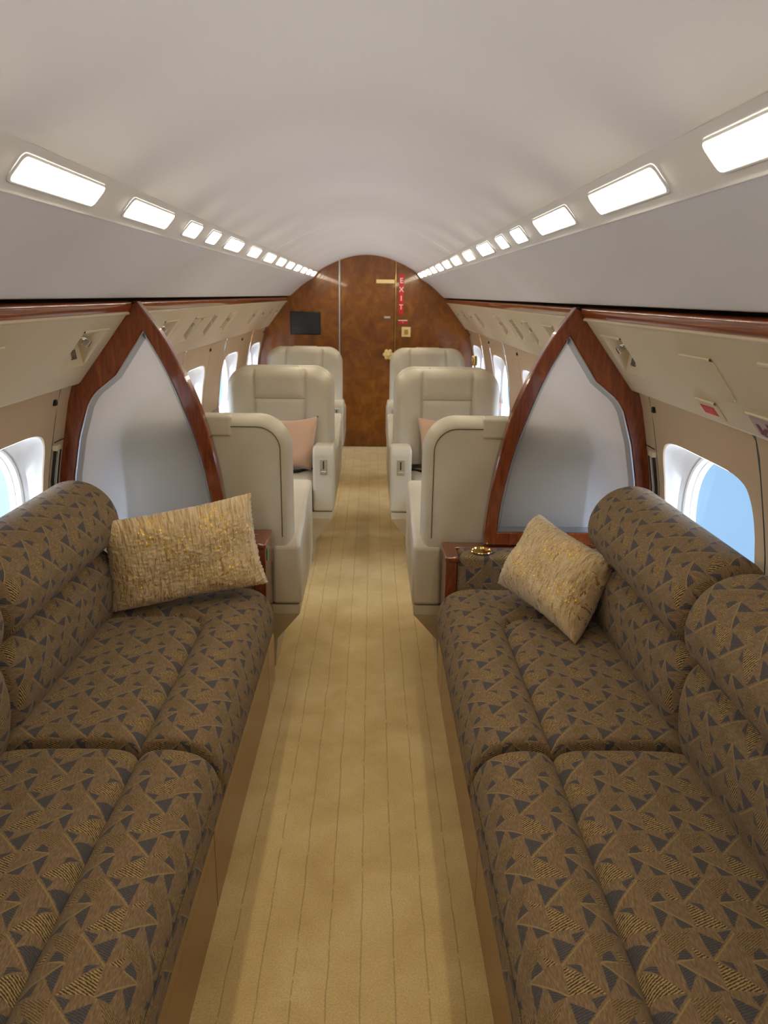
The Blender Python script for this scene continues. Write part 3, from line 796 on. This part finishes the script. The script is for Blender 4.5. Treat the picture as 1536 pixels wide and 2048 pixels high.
pillow('throw_pillow', [(.665, 2.095, .492), (.488, 2.45, .548), (.639, 2.56, .762), (.800, 2.22, .712)], .19, M_FUR,
       'cream fur pillow with gold flecks standing tilted on the right sofa', n=90, fuzz=.005)

# ============================================================ LEATHER SEATS
def rbox_sdf(x, z, hx, z0, z1, rt_, rb):
    zc = (z0+z1)/2; hz = (z1-z0)/2; r = rt_ if z > zc else rb
    qx, qz = abs(x)-hx+r, abs(z-zc)-hz+r
    return min(max(qx, qz), 0)+math.hypot(max(qx, 0), max(qz, 0))-r
def make_seat():
    root = empty('cabin_seat', (0, 0, 0))
    HX, Z0, Z1, RT = .318, .50, 1.062, .125
    def halfw(z):
        r = RT
        if z > Z1-r: t = (z-(Z1-r))/r; return HX-r+r*math.sqrt(max(0, 1-t*t))
        return HX
    zs = [Z0+(Z1-RT-Z0)*k/34 for k in range(34)]+[Z1-RT+RT*math.sin(PI/2*k/16) for k in range(17)]
    us = [k/45-1 for k in range(91)]
    def ease(d, r):
        t = min(1, max(0, -d/r)); return math.sqrt(max(0, 1-(1-t)**2))
    lean = lambda z: -(z-.55)*.04
    crown = lambda x, z: .010*(1-(x/HX)**2)*max(0, (z-.9)/.16)*0
    def sheet(fn, z_lo=Z0):
        V, F_ = [], []
        for z in zs:
            for u in us:
                x = u*halfw(z); V.append((x, fn(x, z), z))
        N = len(us)
        for j in range(len(zs)-1):
            for i in range(N-1): F_.append((j*N+i, j*N+i+1, (j+1)*N+i+1, (j+1)*N+i))
        return V, F_
    ymid = .055
    def groove(d, w_=.006, dp=.014): return dp*math.exp(-(d/w_)**2)+.007*math.exp(-(d/.028)**2)
    def frontf(x, z):
        d = rbox_sdf(x, z, HX, Z0-.2, Z1, RT, .01)
        y = ymid+.078*ease(d, .055)
        g = groove(abs(x)-.152)
        if abs(x) < .152: g = max(g, groove(z-.885, .005, .008))
        if abs(x) > .152: y += .012*math.exp(-((abs(x)-.23)/.07)**2)*ease(d, .1)
        return y-g*ease(d, .05)+lean(z)
    def rearf(x, z):
        d = rbox_sdf(x, z, HX, Z0-.2, Z1, RT, .01)
        y = ymid-.060*ease(d, .035)
        return y+lean(z)
    V, F_ = sheet(frontf); o = mk('backrest', V, F_, M_LEATHER, root); fix_normals(o)
    V, F_ = sheet(rearf)
    o2 = mk('back_shell', V, [f[::-1] for f in F_], M_LEATHER, root)
    # stitched seams on the shell
    pts = []
    for k in range(20): pts.append((-.278, .0, .60+(.937-.60)*k/20))
    for k in range(13): a = PI-PI/2*k/12; pts.append((-.193+.085*math.cos(a), 0, .937+.085*math.sin(a)))
    pts.append((-.10, 0, 1.022))
    for sg in (-1, 1):
        tube('seam', [(sg*-x, rearf(x, z)-.0016, z) for x, _, z in pts], .0017, M_SEAM, root, 6)
    for sg in (-1, 1):
        tube('seam', [(sg*.152, frontf(.152, z)+.0006, z) for z in [.56+.47*k/30 for k in range(31)]], .0013, M_SEAM, root, 6)
    tube('seam', [(x, frontf(x, .885)+.0006, .885) for x in [-.148+.296*k/20 for k in range(21)]], .0013, M_SEAM, root, 6)
    # head pad folded over the top
    bm = bmesh.new(); bm_box(bm, -.105, .105, -.030, .045, .985, 1.063, .012, 4); from_bm('head_pad', bm, M_LEATHER, root)
    # seat cushion
    bm = bmesh.new(); bm_box(bm, -.225, .225, .10, .645, .30, .475, .045, 6); o = from_bm('seat_cushion', bm, M_LEATHER, root)
    bm = bmesh.new(); bm_box(bm, -.215, .215, .60, .675, .20, .44, .035, 5); from_bm('leg_rest', bm, M_LEATHER, root)
    # arms
    for sg in (-1, 1):
        pr = [(-.01, .325), (-.01, .565), (.03, .590), (.16, .608), (.38, .672), (.55, .690), (.59, .684), (.61, .655), (.61, .325)]
        x0, x1 = sorted((sg*.232, sg*.345))
        a = prism('arm', pr, 'x', x0, x1, M_LEATHER, root, .018, 4)
        # recline catch let into the front of the arm
        cx = sg*.292
        c1 = box('latch_plate', cx-.020, cx+.020, .606, .614, .535, .625, M_CHROME, a, .003)
        box('latch_slot', cx-.0035, cx+.0035, .6135, .6155, .568, .613, M_BLACK, a, .001)
        box('latch_button', cx-.014, cx+.014, .612, .620, .541, .558, M_CHROME, a, .003)
    # skirt and pedestal
    bm = bmesh.new()
    def ring(hx, y0, y1, z): return [bm.verts.new((x, y, z)) for x, y in ((-hx, y0), (hx, y0), (hx, y1), (-hx, y1))]
    R0, R1, R2 = ring(.340, -.005, .60, .322), ring(.338, -.003, .60, .285), ring(.235, .10, .53, .13)
    R3 = ring(.225, .11, .52, .004)
    for A, B in ((R0, R1), (R1, R2), (R2, R3)):
        for k in range(4): bm.faces.new((A[k], A[(k+1) % 4], B[(k+1) % 4], B[k]))
    bm.faces.new(R0); bm.faces.new(R3)
    from_bm('seat_base', bm, M_LEATHER, root, True, 20)
    # lap belt
    tube('seat_belt', [(-.21, .16, .47), (-.12, .30, .485), (0, .36, .487), (.12, .30, .485), (.21, .16, .47)], .010, M_BLACK, root, 6)
    return root
def copy_tree(o, parent=None):
    c = o.copy(); COL.objects.link(c)
    if parent: c.parent = parent
    for ch in list(o.children): copy_tree(ch, c)
    return c
proto = make_seat()
SEATS = [(-.560, 2.790, 0, 'cream leather seat directly behind the left partition, back to the camera'),
         (.560, 2.790, 0, 'cream leather seat directly behind the right partition, back to the camera'),
         (-.500, 4.715, PI, 'cream leather seat on the left facing the camera with a peach pillow'),
         (.505, 4.715, PI, 'cream leather seat on the right facing the camera, nearest of those facing'),
         (-.500, 4.800, 0, 'cream leather seat on the left, back to back with the pillow seat'),
         (.505, 4.800, 0, 'cream leather seat on the right, back to back behind the facing seat'),
         (-.515, 6.640, PI, 'farthest cream leather seat on the left, against the dark wood bulkhead'),
         (.520, 6.640, PI, 'farthest cream leather seat on the right, against the dark wood bulkhead')]
for i, (x, y, rz, lab) in enumerate(SEATS):
    o = proto if i == 0 else copy_tree(proto)
    o.location = (x, y, 0); o.rotation_euler = (0, 0, rz); tag(o, lab, 'seat', 'cream leather cabin seats')

# peach pillows on the facing seats
pillow('seat_pillow', [(-.52, 4.40, .500), (-.30, 4.46, .480), (-.265, 4.56, .790), (-.50, 4.50, .770)], .12, M_PEACH, 'peach velvet pillow standing on the left facing leather seat', n=24, uvs=(.3, .3))
pillow('seat_pillow', [(.36, 4.50, .500), (.60, 4.42, .500), (.60, 4.52, .775), (.325, 4.55, .790)], .12, M_PEACH, 'peach velvet pillow on the right facing leather seat, mostly hidden', n=24, uvs=(.3, .3))

# ============================================================ SIDE LEDGES
for k, s in enumerate((-1, 1)):
    root = empty('side_ledge', (s*1.0, 5.2, 0), 'wooden ledge along the %s wall beside the leather seats' % ('left' if s < 0 else 'right'), 'ledge'); O = Vector(root.location)
    o = box('ledge_top', s*.925, s*1.075, 2.775, 7.715, .655, .680, M_LEDGE, root, .004); o.location = -O
    o = box('ledge_front', s*.93, s*.945, 2.775, 7.715, .05, .655, M_PSU, root); o.location = -O
# shelf behind the sofa backs
for k, s in enumerate((-1, 1)):
    o = box('trim_%d' % (30+k), s*1.0, s*1.07, -1.19, 2.69, .56, .585, M_WALL, None, .003); o['kind'] = 'structure'

# glasses and bottle on the right ledge
def tumbler(x, y, z, label, cap=False):
    o = lathe('glass_tumbler', [(0, .004), (.026, .004), (.028, 0), (.030, .004), (.035, .090), (.033, .090), (.0285, .010), (0, .010)], M_GLASS, None, (x, y, z), 20)
    return tag(o, label, 'glass', 'glass tumblers')
tumbler(.985, 4.55, .681, 'clear glass tumbler on the right ledge beside the facing seat')
b = empty('bottle', (.962, 6.95, .681), 'bottle with a gold cap on the right ledge near the far seat', 'bottle')
lathe('bottle_body', [(0, 0), (.034, 0), (.036, .01), (.036, .15), (.028, .18), (.014, .20), (.013, .215), (0, .215)], M_GLASS, b)
lathe('cap', [(0, .295), (.024, .295), (.026, .29), (.026, .222), (.022, .212), (0, .212)], M_GOLD, b)

# pull latches on the pillars beside the near windows
for s in (-1, 1):
    y = 2.225+.398
    root = empty('wall_latch', (s*1.05, y+.02, .82), 'dark framed metal pull latch on the %s wall pillar beside the window' % ('left' if s < 0 else 'right'), 'latch'); O = Vector(root.location)
    pts = [(s*(wx(z)-.006), y, z) for z in (.955, .90, .85, .80, .75, .70)]
    for nm, dy, r, m in (('recess_edge', .030, .007, M_BLACK), ('pull_bar', .012, .008, M_CHROME), ('hinge_edge', -.004, .005, M_BLACK)):
        o = tube(nm, [(a-.001*s, b_+dy, c_) for a, b_, c_ in pts], r, m, root, 8); o.location = -O
    o = box('hinge_block', s*(wx(.96)-.016), s*(wx(.96)+.004), y-.012, y+.022, .955, .975, M_PSU, root, .005); o.location = -O
    # fine joint across the pillar above the latch
    tube('trim_%d' % (40+(s > 0)), [(s*(wx(.99)-.0018), 2.61, .985), (s*(wx(.99)-.0018), 2.70, .985)], .0016, M_DARK, None, 6)['kind'] = 'structure'

# ============================================================ BULKHEAD FITTINGS
mon = empty('wall_monitor', (-.60, Y1, 1.11), 'black flat screen monitor on the wood bulkhead, left of the door', 'monitor')
o = box('screen', -.142, .142, -.022, -.006, 0, .205, M_SCREEN, mon, .003); o = box('housing', -.147, .147, -.016, -.001, -.005, .210, M_BLACK, mon, .003)
sg = empty('exit_sign', (.328, Y1, 1.305), 'vertical red EXIT sign on the wood bulkhead right of the door', 'sign')
box('sign_face', -.022, .022, -.006, -.001, 0, .375, M_RED, sg, .001)
for k, ch in enumerate('EXIT'):
    t = text('letter', ch, .068, M_WHITE, None, Matrix.Identity(4)); t.parent = sg
    t.matrix_local = Matrix.Translation((0, -.0072, .315-.082*k))@Matrix.Rotation(PI/2, 4, 'X')
sg2 = empty('red_placard', (.348, Y1, 1.215), 'small red placard with white print under the vertical sign', 'placard')
box('placard_face', -.045, .045, -.006, -.001, 0, .040, M_RED, sg2, .001)
box('white_band', -.045, .045, -.0075, -.006, .033, .040, M_WHITE, sg2); t = text('letter', 'T', .026, M_WHITE, None, Matrix.Identity(4)); t.parent = sg2
t.matrix_local = Matrix.Translation((0, -.0072, .016))@Matrix.Rotation(PI/2, 4, 'X')
sw = empty('switch_plate', (.382, Y1, 1.095), 'square brass switch plate on the bulkhead right of the door', 'switch')
box('plate', -.044, .044, -.008, -.001, 0, .095, M_IVORY, sw, .003); box('rocker', -.018, .018, -.012, -.007, .022, .072, M_GOLD, sw, .003)
